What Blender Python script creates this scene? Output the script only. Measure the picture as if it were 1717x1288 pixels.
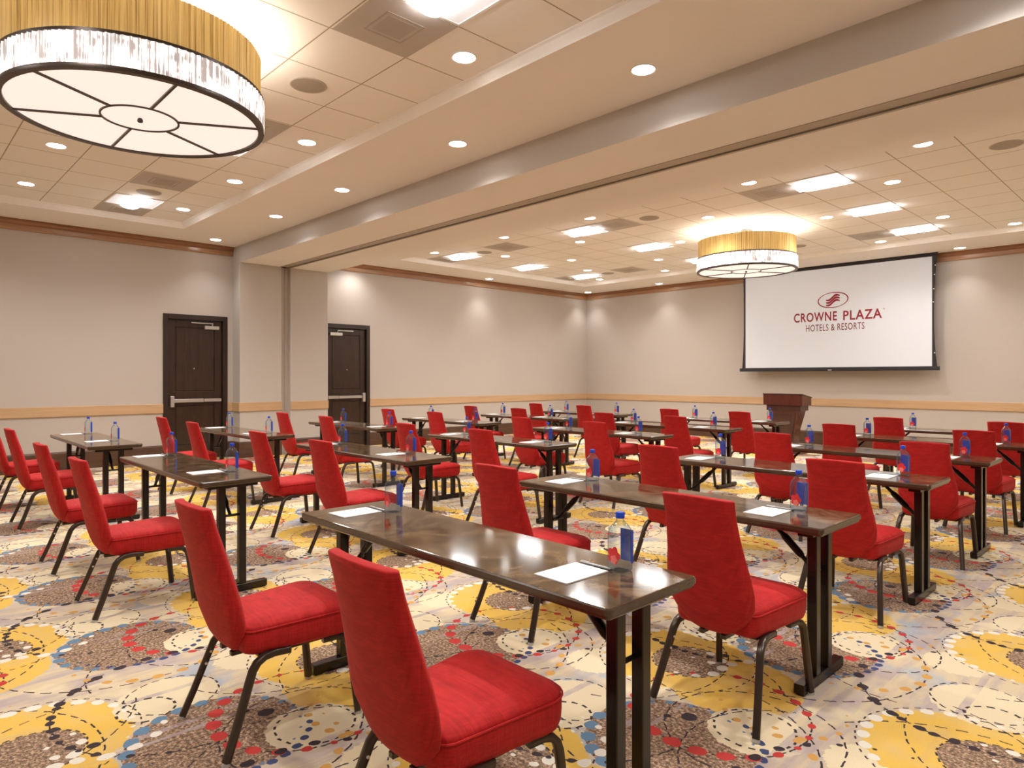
import bpy, bmesh, math, random
from mathutils import Vector, Matrix

# ------------------------------------------------------------------ clear
for o in list(bpy.data.objects):
    bpy.data.objects.remove(o)
sc = bpy.context.scene
COL = sc.collection
random.seed(7)

# ------------------------------------------------------------------ camera (two point perspective, level, 1717x1288 frame)
TH = 0.808
cam_d = bpy.data.cameras.new('camera')
cam_d.sensor_fit = 'HORIZONTAL'
cam_d.sensor_width = 36.0
cam_d.lens = 36.0 * 1122.25 / 1717.0
cam_d.shift_y = (632.8 - 644.0) / 1717.0
cam_d.clip_start = 0.05
cam_d.clip_end = 100
cam = bpy.data.objects.new('camera', cam_d)
COL.objects.link(cam)
cam.location = (0, 0, 1.4)
cam.rotation_euler = (math.pi / 2, 0, TH)
sc.camera = cam

# ------------------------------------------------------------------ world, exposure
w = bpy.data.worlds.new('world')
sc.world = w
w.use_nodes = True
w.node_tree.nodes['Background'].inputs[0].default_value = (0.9, 0.8, 0.7, 1)
w.node_tree.nodes['Background'].inputs[1].default_value = 0.02
sc.view_settings.view_transform = 'Standard'
sc.view_settings.look = 'None'
sc.view_settings.gamma = 1.0
sc.view_settings.use_curve_mapping = False
sc.view_settings.exposure = 1.24
sc.cycles.use_denoising = True
sc.cycles.max_bounces = 10
sc.cycles.diffuse_bounces = 4
sc.cycles.use_adaptive_sampling = True
sc.cycles.adaptive_threshold = 0.03
sc.cycles.glossy_bounces = 4
sc.cycles.transmission_bounces = 4
sc.cycles.transparent_max_bounces = 12
sc.cycles.caustics_reflective = False
sc.cycles.caustics_refractive = False
sc.cycles.sample_clamp_indirect = 6.0

# light levels
DOWN_W = 66.0        # one recessed downlight, near room
FAR_W = 50.0         # one recessed downlight, far room
WASH_W = 18.0        # downlights near a wall
TROF_E = 11.0        # glow of a fluorescent troffer
CHAN_UP_W = 24.0
CHAN_GLOW = 0.31

# ------------------------------------------------------------------ sizes of the room
WX, EX = -11.965, 2.165        # left wall, right wall
NY, BY = -2.8, 14.285          # near wall, screen wall
S, T = 3.687, 3.772            # soffit, tile plane
BZ = 3.40                      # beam underside
BY0, BY1 = 4.606, 6.282        # beam faces
PX = -11.651                   # pilaster face
TG = 0.6172                    # ceiling tile


# ------------------------------------------------------------------ helpers
def lin(r, g, b):
    def f(c):
        c /= 255.0
        return c / 12.92 if c <= 0.04045 else ((c + 0.055) / 1.055) ** 2.4
    return (f(r), f(g), f(b), 1)


class NT:
    """small wrapper to write node maths"""
    def __init__(s, name):
        s.m = bpy.data.materials.new(name)
        s.m.use_nodes = True
        s.t = s.m.node_tree
        s.b = s.t.nodes['Principled BSDF']

    def node(s, typ, **kw):
        n = s.t.nodes.new(typ)
        for k, v in kw.items():
            setattr(n, k, v)
        return n

    def link(s, a, b):
        s.t.links.new(a, b)

    def put(s, sock, v):
        if isinstance(v, bpy.types.NodeSocket):
            s.link(v, sock)
        else:
            sock.default_value = v

    def M(s, op, *a):
        n = s.node('ShaderNodeMath', operation=op)
        for i, v in enumerate(a):
            s.put(n.inputs[i], v)
        return n.outputs[0]

    def mix(s, fac, a, b, blend='MIX'):
        n = s.node('ShaderNodeMix', data_type='RGBA', blend_type=blend)
        s.put(n.inputs[0], fac)
        s.put(n.inputs[6], a)
        s.put(n.inputs[7], b)
        return n.outputs[2]

    def coord(s, kind='Object', scale=None, rot=None):
        n = s.node('ShaderNodeTexCoord')
        out = n.outputs[kind]
        if scale or rot:
            mp = s.node('ShaderNodeMapping')
            if scale:
                mp.inputs['Scale'].default_value = scale
            if rot:
                mp.inputs['Rotation'].default_value = rot
            s.link(out, mp.inputs[0])
            out = mp.outputs[0]
        return out

    def noise(s, vec, scale, detail=3.0, rough=0.5, dist=0.0, out=0):
        n = s.node('ShaderNodeTexNoise')
        s.link(vec, n.inputs['Vector'])
        n.inputs['Scale'].default_value = scale
        n.inputs['Detail'].default_value = detail
        n.inputs['Roughness'].default_value = rough
        n.inputs['Distortion'].default_value = dist
        return n.outputs[out]

    def ramp(s, fac, stops):
        n = s.node('ShaderNodeValToRGB')
        s.link(fac, n.inputs[0])
        e = n.color_ramp.elements
        while len(e) < len(stops):
            e.new(0.5)
        for i, (p, c) in enumerate(stops):
            e[i].position = p
            e[i].color = c
        return n.outputs[0]

    def bump(s, h, strength=0.3, dist=0.01):
        n = s.node('ShaderNodeBump')
        n.inputs['Strength'].default_value = strength
        n.inputs['Distance'].default_value = dist
        s.link(h, n.inputs['Height'])
        s.link(n.outputs[0], s.b.inputs['Normal'])

    def base(s, c, rough=0.5, metal=0.0, spec=None):
        s.put(s.b.inputs['Base Color'], c)
        s.put(s.b.inputs['Roughness'], rough)
        s.b.inputs['Metallic'].default_value = metal
        if spec is not None:
            s.b.inputs['Specular IOR Level'].default_value = spec
        return s


def simple(name, c, rough=0.5, metal=0.0, spec=None, var=0.06, vs=6.0):
    n = NT(name)
    f = n.noise(n.coord(), vs, 4)
    c2 = tuple(max(0, x * (1 - var)) for x in c[:3]) + (1,)
    c3 = tuple(min(1, x * (1 + var)) for x in c[:3]) + (1,)
    n.base(n.mix(f, c2, c3), rough, metal, spec)
    return n.m


def emis(name, c, strength, base=(0.8, 0.8, 0.8, 1)):
    n = NT(name)
    n.base(base, 0.5)
    n.b.inputs['Emission Color'].default_value = c
    n.b.inputs['Emission Strength'].default_value = strength
    return n.m


# ------------------------------------------------------------------ materials
MAT = {}


def fabric_red():
    n = NT('red_fabric')
    v = n.coord('Object', scale=(9, 9, 90))
    f = n.noise(v, 1.6, 4, 0.6, 0.6)
    v2 = n.coord('Object', scale=(6, 70, 6))
    f2 = n.noise(v2, 1.5, 3, 0.6, 0.8)
    k = n.M('MULTIPLY', n.M('ADD', f, f2), 0.5)
    c = n.ramp(k, [(0.30, (0.30, 0.0070, 0.0075, 1)), (0.52, (0.46, 0.0125, 0.013, 1)), (0.75, (0.58, 0.024, 0.022, 1))])
    n.base(c, 0.72, 0, 0.25)
    n.b.inputs['Sheen Weight'].default_value = 0.12
    n.b.inputs['Sheen Tint'].default_value = (1, 0.35, 0.3, 1)
    n.bump(k, 0.35, 0.004)
    return n.m


def wood(name, c1, c2, scale=(1, 1, 1), rough=0.35, coat=0.0, sc_=4.0, dist=1.2):
    n = NT(name)
    v = n.coord('Object', scale=scale)
    f = n.noise(v, sc_, 6, 0.6, dist)
    n.base(n.ramp(f, [(0.3, c1), (0.7, c2)]), rough)
    n.b.inputs['Coat Weight'].default_value = coat
    n.b.inputs['Coat Roughness'].default_value = 0.12
    return n.m


def table_wood():
    n = NT('burl_table_wood')
    v = n.coord('Object')
    w1 = n.noise(v, 2.6, 2, 0.5, 0.6, out=1)
    mp = n.node('ShaderNodeMix', data_type='VECTOR')
    mp.inputs[0].default_value = 0.22
    n.link(v, mp.inputs[4])
    n.link(w1, mp.inputs[5])
    f = n.noise(mp.outputs[1], 4.0, 4, 0.48, 4.0)
    f3 = n.noise(v, 60, 3, 0.6)
    k = n.M('ADD', n.M('MULTIPLY', f, 0.9), n.M('MULTIPLY', f3, 0.12))
    c = n.ramp(k, [(0.34, (0.036, 0.020, 0.010, 1)), (0.48, (0.078, 0.045, 0.022, 1)), (0.58, (0.132, 0.080, 0.040, 1)), (0.70, (0.20, 0.128, 0.064, 1))])
    n.base(c, 0.09, 0, 0.38)
    return n.m


def wall_mat(name, col, rough=0.65, spec=0.35):
    n = NT(name)
    v = n.coord('Object', scale=(1, 1, 1))
    f = n.noise(v, 0.7, 3)
    c1 = tuple(x * 0.95 for x in col[:3]) + (1,)
    c2 = tuple(min(1, x * 1.04) for x in col[:3]) + (1,)
    fb = n.noise(n.coord('Object', scale=(220, 220, 60)), 1.0, 2)
    n.base(n.mix(f, c1, c2), rough, 0, spec)
    n.bump(fb, 0.05, 0.002)
    return n.m


def tile_mat():
    n = NT('ceiling_tile')
    v = n.node('ShaderNodeNewGeometry').outputs['Position']
    sep = n.node('ShaderNodeSeparateXYZ')
    n.link(v, sep.inputs[0])

    def groove(sock, off):
        k = n.M('WRAP', n.M('SUBTRACT', sock, off), TG / 2, -TG / 2)
        return n.M('LESS_THAN', n.M('ABSOLUTE', k), 0.0055)
    far = n.M('GREATER_THAN', sep.outputs[1], 5.4)
    gx = n.M('ADD', n.M('MULTIPLY', far, groove(sep.outputs[0], -1.757)),
             n.M('MULTIPLY', n.M('SUBTRACT', 1.0, far), groove(sep.outputs[0], -3.52)))
    gy = n.M('ADD', n.M('MULTIPLY', far, groove(sep.outputs[1], 7.42)),
             n.M('MULTIPLY', n.M('SUBTRACT', 1.0, far), groove(sep.outputs[1], 3.476)))
    g = n.M('MINIMUM', n.M('ADD', gx, gy), 1.0)
    f = n.noise(v, 1.1, 4)
    f2 = n.noise(v, 160, 2)
    c = n.mix(f, (0.90, 0.865, 0.845, 1), (0.94, 0.915, 0.895, 1))
    c = n.mix(n.M('MULTIPLY', f2, 0.25), c, (0.84, 0.80, 0.77, 1))
    c = n.mix(g, c, (0.42, 0.35, 0.28, 1))
    n.base(c, 0.85, 0, 0.2)
    return n.m


def carpet():
    n = NT('patterned_carpet')
    P = 1.245
    pos = n.node('ShaderNodeNewGeometry').outputs['Position']
    wob = n.noise(pos, 26, 2, 0.5, 0, out=1)
    sepw = n.node('ShaderNodeSeparateXYZ')
    n.link(wob, sepw.inputs[0])
    sep = n.node('ShaderNodeSeparateXYZ')
    n.link(pos, sep.inputs[0])
    u = n.M('ADD', n.M('DIVIDE', n.M('ADD', sep.outputs[0], 3.624), P), n.M('MULTIPLY', n.M('SUBTRACT', sepw.outputs[0], 0.5), 0.012))
    v = n.M('ADD', n.M('DIVIDE', n.M('SUBTRACT', sep.outputs[1], 0.772), P), n.M('MULTIPLY', n.M('SUBTRACT', sepw.outputs[1], 0.5), 0.012))

    def polar(cx, cy, sx=1.0, sy=1.0):
        dx = n.M('WRAP', n.M('SUBTRACT', u, cx), 0.5, -0.5)
        dy = n.M('WRAP', n.M('SUBTRACT', v, cy), 0.5, -0.5)
        if sx != 1:
            dx = n.M('MULTIPLY', dx, sx)
        if sy != 1:
            dy = n.M('MULTIPLY', dy, sy)
        r = n.M('SQRT', n.M('ADD', n.M('MULTIPLY', dx, dx), n.M('MULTIPLY', dy, dy)))
        return dx, dy, r

    cache = {}

    def pol(c):
        if c not in cache:
            dx, dy, r = polar(*c)
            cache[c] = [dx, dy, r, None]
        return cache[c]

    def ang(c):
        e = pol(c)
        if e[3] is None:
            e[3] = n.M('DIVIDE', n.M('ARCTAN2', e[1], e[0]), 2 * math.pi)
        return e[3]

    edge = n.noise(pos, 40, 3)
    edge = n.M('MULTIPLY', n.M('SUBTRACT', edge, 0.5), 0.05)

    def disc(c, R, rough=1.0):
        return n.M('LESS_THAN', n.M('ADD', pol(c)[2], n.M('MULTIPLY', edge, rough)), R)

    def dash(c, R, cnt, wd=0.0030, duty=0.66, arc=None):
        t = ang(c)
        k = n.M('FRACT', n.M('ADD', n.M('MULTIPLY', t, cnt), 10.0))
        m = n.M('MULTIPLY', n.M('LESS_THAN', n.M('ABSOLUTE', n.M('SUBTRACT', pol(c)[2], R)), wd), n.M('LESS_THAN', k, duty))
        if arc:
            m = n.M('MULTIPLY', m, arcm(t, arc))
        return m

    def arcm(t, arc):
        # arc = (centre angle, half width) in turns
        d = n.M('ABSOLUTE', n.M('WRAP', n.M('SUBTRACT', t, arc[0]), 0.5, -0.5))
        return n.M('LESS_THAN', d, arc[1])

    def beads(c, R, cnt, r0, ph, lo=0.15, off=0.0, stretch=0.82):
        t = ang(c)
        k = n.M('SUBTRACT', n.M('FRACT', n.M('ADD', n.M('MULTIPLY', t, cnt), 10.0 + off)), 0.5)
        al = n.M('MULTIPLY', k, 2 * math.pi * R / cnt * stretch)
        rd = n.M('SUBTRACT', pol(c)[2], R)
        d = n.M('SQRT', n.M('ADD', n.M('MULTIPLY', al, al), n.M('MULTIPLY', rd, rd)))
        sz = n.M('COSINE', n.M('MULTIPLY', n.M('SUBTRACT', t, ph), 2 * math.pi))
        sz = n.M('MULTIPLY', n.M('MAXIMUM', n.M('ADD', n.M('MULTIPLY', sz, 0.5 * (1 - lo)), 0.5 * (1 + lo) - 0.18), 0.0), r0 * 1.2)
        return n.M('LESS_THAN', d, sz)

    YEL, CRM, BGC = lin(242, 198, 92), lin(240, 224, 188), lin(226, 207, 172)
    LAV, LBL, BRN = lin(188, 174, 174), lin(178, 190, 204), lin(140, 117, 98)
    BLU, RED, BLK = lin(106, 142, 172), lin(205, 62, 60), lin(56, 47, 56)
    WHT, ORG, NAV = lin(244, 238, 224), lin(222, 168, 90), lin(62, 78, 122)

    # ground: beige with grey and light blue clouding
    sv = n.node('ShaderNodeMapping')
    sv.inputs['Scale'].default_value = (9.0, 1.6, 1)
    n.link(pos, sv.inputs[0])
    streak = n.noise(sv.outputs[0], 1.6, 4, 0.6)
    cloud = n.noise(pos, 3.2, 3, 0.55)
    col = n.mix(n.ramp(streak, [(0.44, (0, 0, 0, 1)), (0.66, (0.85, 0.85, 0.85, 1))]), BGC, LAV)
    col = n.mix(n.ramp(cloud, [(0.56, (0, 0, 0, 1)), (0.66, (0.8, 0.8, 0.8, 1))]), col, LBL)
    col = n.mix(n.ramp(cloud, [(0.34, (0.8, 0.8, 0.8, 1)), (0.44, (0, 0, 0, 1))]), col, CRM)

    yA, yB, yC = (0.42, 0.72), (0.70, 0.66), (0.22, 0.46)
    yv = n.noise(pos, 7, 3)
    ycol = n.mix(n.ramp(yv, [(0.45, (0, 0, 0, 1)), (0.75, (0.7, 0.7, 0.7, 1))]), YEL, lin(230, 200, 138))
    col = n.mix(disc(yC, 0.115), col, CRM)
    col = n.mix(disc(yA, 0.285, 0.6), col, ycol)
    col = n.mix(disc(yB, 0.235, 0.8), col, ycol)
    c1 = (0.38, 0.13)
    col = n.mix(disc(c1, 0.168, 0.7), col, CRM)
    # big brown disc with speckle
    b1, b2 = (0.75, 0.165), (0.48, 0.72)
    spk = n.noise(pos, 75, 2, 0.7)
    bcol = n.ramp(spk, [(0.34, lin(98, 78, 62)), (0.48, BRN), (0.57, lin(188, 154, 124)), (0.66, lin(224, 192, 164))])
    m1 = disc(b1, 0.262, 0.4)
    col = n.mix(m1, col, bcol)
    lens = (0.91, 0.41)
    col = n.mix(disc(lens, 0.15, 0.5), col, CRM)
    col = n.mix(disc(b2, 0.142, 0.3), col, bcol)

    # lengthwise lavender bands
    def band(u0, wd):
        return n.M('LESS_THAN', n.M('ABSOLUTE', n.M('WRAP', n.M('SUBTRACT', u, u0), 0.5, -0.5)), wd)
    fade = n.ramp(n.noise(pos, 4.5, 2), [(0.38, (0, 0, 0, 1)), (0.6, (0.75, 0.75, 0.75, 1))])
    bands = n.M('MAXIMUM', n.M('MAXIMUM', band(0.04, 0.045), band(0.325, 0.013)), n.M('MAXIMUM', band(0.60, 0.012), band(0.655, 0.008)))
    notyel = n.M('SUBTRACT', 1.0, n.M('MULTIPLY', n.M('MAXIMUM', disc(yA, 0.285, 0.6), disc(yB, 0.235, 0.8)), 0.85))
    col = n.mix(n.M('MULTIPLY', n.M('MULTIPLY', bands, fade), notyel), col, lin(186, 170, 174))

    # thin dashed lines
    L = [dash((-0.30, 0.16), 0.478, 46, 0.003, 0.66, arc=(0.0, 0.21)), dash((0.49, 0.43), 0.47, 52, 0.003, 0.6, arc=(0.26, 0.16)),
         dash((0.38, 0.20), 0.41, 40, 0.003, 0.7, arc=(-0.23, 0.2)), dash((0.90, 0.40), 0.27, 30, 0.003, 0.7),
         dash((0.42, 0.05), 0.088, 14, 0.0045, 0.6), dash((0.36, 0.15), 0.15, 22, 0.003, 0.62),
         dash((0.76, 0.45), 0.285, 44, 0.003, 0.7), dash((0.48, 0.72), 0.145, 26, 0.003, 0.55),
         dash((0.12, 0.30), 0.36, 44, 0.0026, 0.7, arc=(0.55, 0.22)), dash((0.90, 0.42), 0.125, 20, 0.004, 0.5),
         dash((0.42, 0.72), 0.305, 50, 0.0026, 0.5), dash((0.20, 0.62), 0.44, 50, 0.0026, 0.7, arc=(0.02, 0.2)),
         dash((0.66, 0.90), 0.45, 56, 0.0026, 0.6, arc=(0.62, 0.12))]
    line = L[0]
    for x in L[1:]:
        line = n.M('MAXIMUM', line, x)
    col = n.mix(line, col, BLK)

    # beads
    col = n.mix(beads((0.75, 0.165), 0.250, 22, 0.0235, 0.62, 0.35, stretch=0.85), col, BLU)
    col = n.mix(beads((0.78, 0.20), 0.232, 30, 0.014, 0.04, 0.0), col, NAV)
    col = n.mix(beads((0.76, 0.45), 0.285, 22, 0.026, -0.27, 0.0), col, RED)
    col = n.mix(beads((0.76, 0.45), 0.285, 22, 0.017, 0.19, 0.0), col, RED)
    col = n.mix(beads((0.48, 0.72), 0.128, 11, 0.022, 0.05, 0.1), col, WHT)
    col = n.mix(beads((0.42, 0.72), 0.282, 26, 0.021, 0.47, 0.0, 0.3), col, WHT)
    col = n.mix(beads((0.38, 0.20), 0.41, 26, 0.019, -0.42, 0.0, 0.2), col, BLK)
    col = n.mix(beads((0.38, 0.20), 0.41, 24, 0.014, -0.27, 0.0, 0.2), col, BLK)
    col = n.mix(beads((0.49, 0.92), 0.16, 13, 0.020, -0.02, 0.0), col, WHT)
    col = n.mix(beads((-0.10, 0.20), 0.275, 20, 0.018, 0.0, 0.0), col, ORG)
    col = n.mix(beads((0.90, 0.62), 0.20, 18, 0.014, -0.2, 0.0), col, ORG)
    for (cx, cy, r) in [(0.715, 0.335, 0.026), (0.66, 0.29, 0.012), (0.36, 0.80, 0.016), (0.55, 0.87, 0.018)]:
        col = n.mix(n.M('LESS_THAN', pol((cx, cy))[2], r), col, BLK)

    # yarn
    yarn = n.noise(pos, 330, 2, 0.6)
    col = n.mix(n.M('MULTIPLY', n.M('SUBTRACT', 1.0, yarn), 0.42), col, (0.10, 0.075, 0.055, 1))
    n.base(col, 0.95, 0, 0.1)
    n.bump(yarn, 0.35, 0.004)
    return n.m


MAT['red'] = fabric_red()
MAT['bronze'] = simple('dark_bronze_metal', (0.062, 0.045, 0.034, 1), 0.28, 0.55, 0.6)
MAT['legmetal'] = simple('table_leg_metal', (0.024, 0.018, 0.014, 1), 0.26, 0.45, 0.55)
MAT['blackmetal'] = simple('black_metal', (0.012, 0.011, 0.011, 1), 0.3, 0.4)
MAT['glide'] = simple('clear_grey_plastic', (0.5, 0.48, 0.45, 1), 0.4)
MAT['tablewood'] = table_wood()
MAT['edgewood'] = wood('dark_table_edge', (0.050, 0.030, 0.017, 1), (0.085, 0.052, 0.029, 1), (1, 12, 30), 0.2, 0.3, 1.0, 0.3)
MAT['under'] = simple('dark_underside', (0.03, 0.022, 0.017, 1), 0.6)
MAT['wall'] = wall_mat('wall_paint', (0.54, 0.485, 0.44, 1), 0.5, 0.4)
MAT['pil'] = wall_mat('pilaster_fabric', (0.56, 0.52, 0.485, 1), 0.6, 0.3)
MAT['soffit'] = wall_mat('soffit_paint', (0.90, 0.865, 0.845, 1), 0.8, 0.2)
MAT['cove'] = simple('cove_paint', (0.88, 0.84, 0.80, 1), 0.6)
MAT['tile'] = tile_mat()
MAT['carpet'] = carpet()
MAT['rail'] = wood('light_wood_rail', lin(192, 156, 118), lin(206, 172, 134), (1, 1, 20), 0.4, 0.1, 1.2, 0.3)
MAT['crown'] = wood('crown_wood', lin(124, 80, 52), lin(158, 108, 70), (1, 1, 16), 0.3, 0.3, 1.2)
MAT['crown2'] = wood('crown_wood_light', lin(158, 116, 82), lin(182, 140, 102), (1, 1, 16), 0.3, 0.3, 1.2)
MAT['basewood'] = wood('dark_baseboard_wood', lin(72, 48, 36), lin(98, 68, 50), (2, 2, 16), 0.4, 0.1, 1.5)
MAT['door'] = wood('dark_walnut_door', lin(38, 24, 17), lin(62, 40, 27), (10, 10, 1.2), 0.35, 0.25, 1.6)
MAT['frame'] = wood('dark_door_frame', lin(34, 22, 17), lin(52, 35, 26), (8, 8, 1), 0.4, 0.2)
MAT['steel'] = simple('brushed_steel', (0.62, 0.60, 0.57, 1), 0.32, 0.75)
MAT['track'] = simple('partition_track', (0.42, 0.36, 0.30, 1), 0.45, 0.2)
MAT['trackdark'] = simple('track_slot', (0.05, 0.035, 0.028, 1), 0.5)
MAT['vent'] = simple('vent_grey', (0.50, 0.45, 0.41, 1), 0.6)
MAT['vent2'] = simple('vent_dark', (0.42, 0.37, 0.33, 1), 0.7)
MAT['speaker'] = simple('speaker_grille', (0.40, 0.35, 0.30, 1), 0.7, var=0.3, vs=400)
MAT['white'] = simple('white_paint', (0.82, 0.80, 0.77, 1), 0.4)
MAT['lamp'] = emis('downlight_lens', (1, 0.96, 0.90, 1), 9.0)
MAT['trof'] = emis('troffer_lamp', (0.96, 0.98, 1, 1), TROF_E)
MAT['basket'] = emis('troffer_basket', (0.95, 0.95, 1, 1), 0.15, (0.85, 0.85, 0.88, 1))
MAT['paper'] = simple('white_paper', (0.86, 0.86, 0.86, 1), 0.6, var=0.01)
MAT['pen'] = simple('silver_pen', (0.42, 0.44, 0.46, 1), 0.3, 0.5)
MAT['lectwood'] = wood('mahogany', lin(70, 30, 24), lin(96, 44, 34), (10, 10, 1.5), 0.32, 0.3, 1.6)
MAT['lectdark'] = wood('dark_mahogany', lin(58, 32, 26), lin(78, 46, 36), (10, 10, 1.5), 0.35, 0.3, 1.6)
MAT['screen'] = emis('projected_screen_white', (0.74, 0.84, 1.0, 1), 0.05, (0.72, 0.75, 0.80, 1))  # faint cool glow stands in for the projector's light
MAT['screenblk'] = simple('screen_black_border', (0.022, 0.020, 0.026, 1), 0.6)
MAT['logo'] = simple('crimson_projection', lin(150, 24, 44), 0.7, var=0.02)  # projected logo, its light put in as plain colour
MAT['logo2'] = simple('grey_crimson_projection', lin(128, 66, 70), 0.7, var=0.02)
MAT['ringmetal'] = simple('bronze_ring', (0.06, 0.042, 0.032, 1), 0.35, 0.5)
MAT['cap'] = simple('blue_cap', lin(26, 76, 205), 0.35, var=0.03)
MAT['blue'] = simple('blue_label', lin(28, 80, 200), 0.4, var=0.1, vs=60)
MAT['petal'] = simple('red_petal', lin(226, 40, 44), 0.45, var=0.15, vs=80)
MAT['pink'] = simple('pink_petal', lin(240, 120, 112), 0.45, var=0.1, vs=80)


def glass():
    n = NT('water_bottle_plastic')
    t = n.t
    tr = n.node('ShaderNodeBsdfTransparent')
    lw = n.node('ShaderNodeLayerWeight')
    lw.inputs[0].default_value = 0.35
    rim = n.ramp(lw.outputs['Facing'], [(0.10, (0.93, 0.965, 0.985, 1)), (0.55, (0.52, 0.62, 0.74, 1))])
    n.link(rim, tr.inputs[0])
    df = n.node('ShaderNodeBsdfDiffuse')
    df.inputs[0].default_value = (0.80, 0.87, 0.93, 1)
    m0 = n.node('ShaderNodeMixShader')
    n.link(n.M('ADD', 0.015, n.M('MULTIPLY', n.M('POWER', lw.outputs['Facing'], 3.0), 0.40)), m0.inputs[0])
    n.link(tr.outputs[0], m0.inputs[1])
    n.link(df.outputs[0], m0.inputs[2])
    gl = n.node('ShaderNodeBsdfGlossy')
    gl.inputs['Roughness'].default_value = 0.06
    gl.inputs[0].default_value = (1, 1, 1, 1)
    mx = n.node('ShaderNodeMixShader')
    n.link(n.M('ADD', 0.03, n.M('MULTIPLY', n.M('POWER', lw.outputs['Facing'], 2.0), 0.28)), mx.inputs[0])
    n.link(m0.outputs[0], mx.inputs[1])
    n.link(gl.outputs[0], mx.inputs[2])
    n.link(mx.outputs[0], t.nodes['Material Output'].inputs[0])
    return n.m


MAT['glass'] = glass()


def amber():
    n = NT('amber_pleated_shade')
    v = n.coord('Object')
    sep = n.node('ShaderNodeSeparateXYZ')
    n.link(v, sep.inputs[0])
    t = n.M('ARCTAN2', sep.outputs[1], sep.outputs[0])
    cb = n.node('ShaderNodeCombineXYZ')
    n.link(n.M('MULTIPLY', t, 75.0), cb.inputs[0])
    n.link(n.M('MULTIPLY', sep.outputs[2], 0.8), cb.inputs[2])
    f = n.noise(cb.outputs[0], 1.0, 3, 0.7)
    c = n.ramp(f, [(0.34, lin(138, 102, 48)), (0.48, lin(204, 168, 98)), (0.70, lin(222, 190, 122))])
    n.base(c, 0.45, 0, 0.4)
    n.link(c, n.b.inputs['Emission Color'])
    n.b.inputs['Emission Strength'].default_value = 0.16
    return n.m


def crystal():
    n = NT('lit_crystal_rods')
    v = n.coord('Object')
    sep = n.node('ShaderNodeSeparateXYZ')
    n.link(v, sep.inputs[0])
    t = n.M('ARCTAN2', sep.outputs[1], sep.outputs[0])
    cb = n.node('ShaderNodeCombineXYZ')
    n.link(n.M('MULTIPLY', t, 80.0), cb.inputs[0])
    n.link(n.M('MULTIPLY', sep.outputs[2], 1.5), cb.inputs[2])
    cb2 = n.node('ShaderNodeCombineXYZ')
    n.link(n.M('MULTIPLY', t, 5.0), cb2.inputs[0])
    n.link(n.M('MULTIPLY', sep.outputs[2], 7.0), cb2.inputs[2])
    f = n.noise(cb.outputs[0], 1.0, 1, 0.5)
    zone = n.noise(cb2.outputs[0], 1.4, 2, 0.5)
    f = n.M('ADD', f, n.M('MULTIPLY', n.M('SUBTRACT', zone, 0.50), 0.9))
    c = n.ramp(f, [(0.40, (0.30, 0.26, 0.25, 1)), (0.50, (0.95, 0.90, 0.86, 1)), (0.60, (1, 0.98, 0.96, 1))])
    n.base(c, 0.08, 0, 0.8)
    n.link(c, n.b.inputs['Emission Color'])
    n.b.inputs['Emission Strength'].default_value = 0.55
    return n.m


MAT['amber'] = amber()
MAT['crystal'] = crystal()
MAT['diffuser'] = emis('chandelier_diffuser', (1, 0.90, 0.84, 1), CHAN_GLOW, (0.78, 0.73, 0.70, 1))


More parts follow.
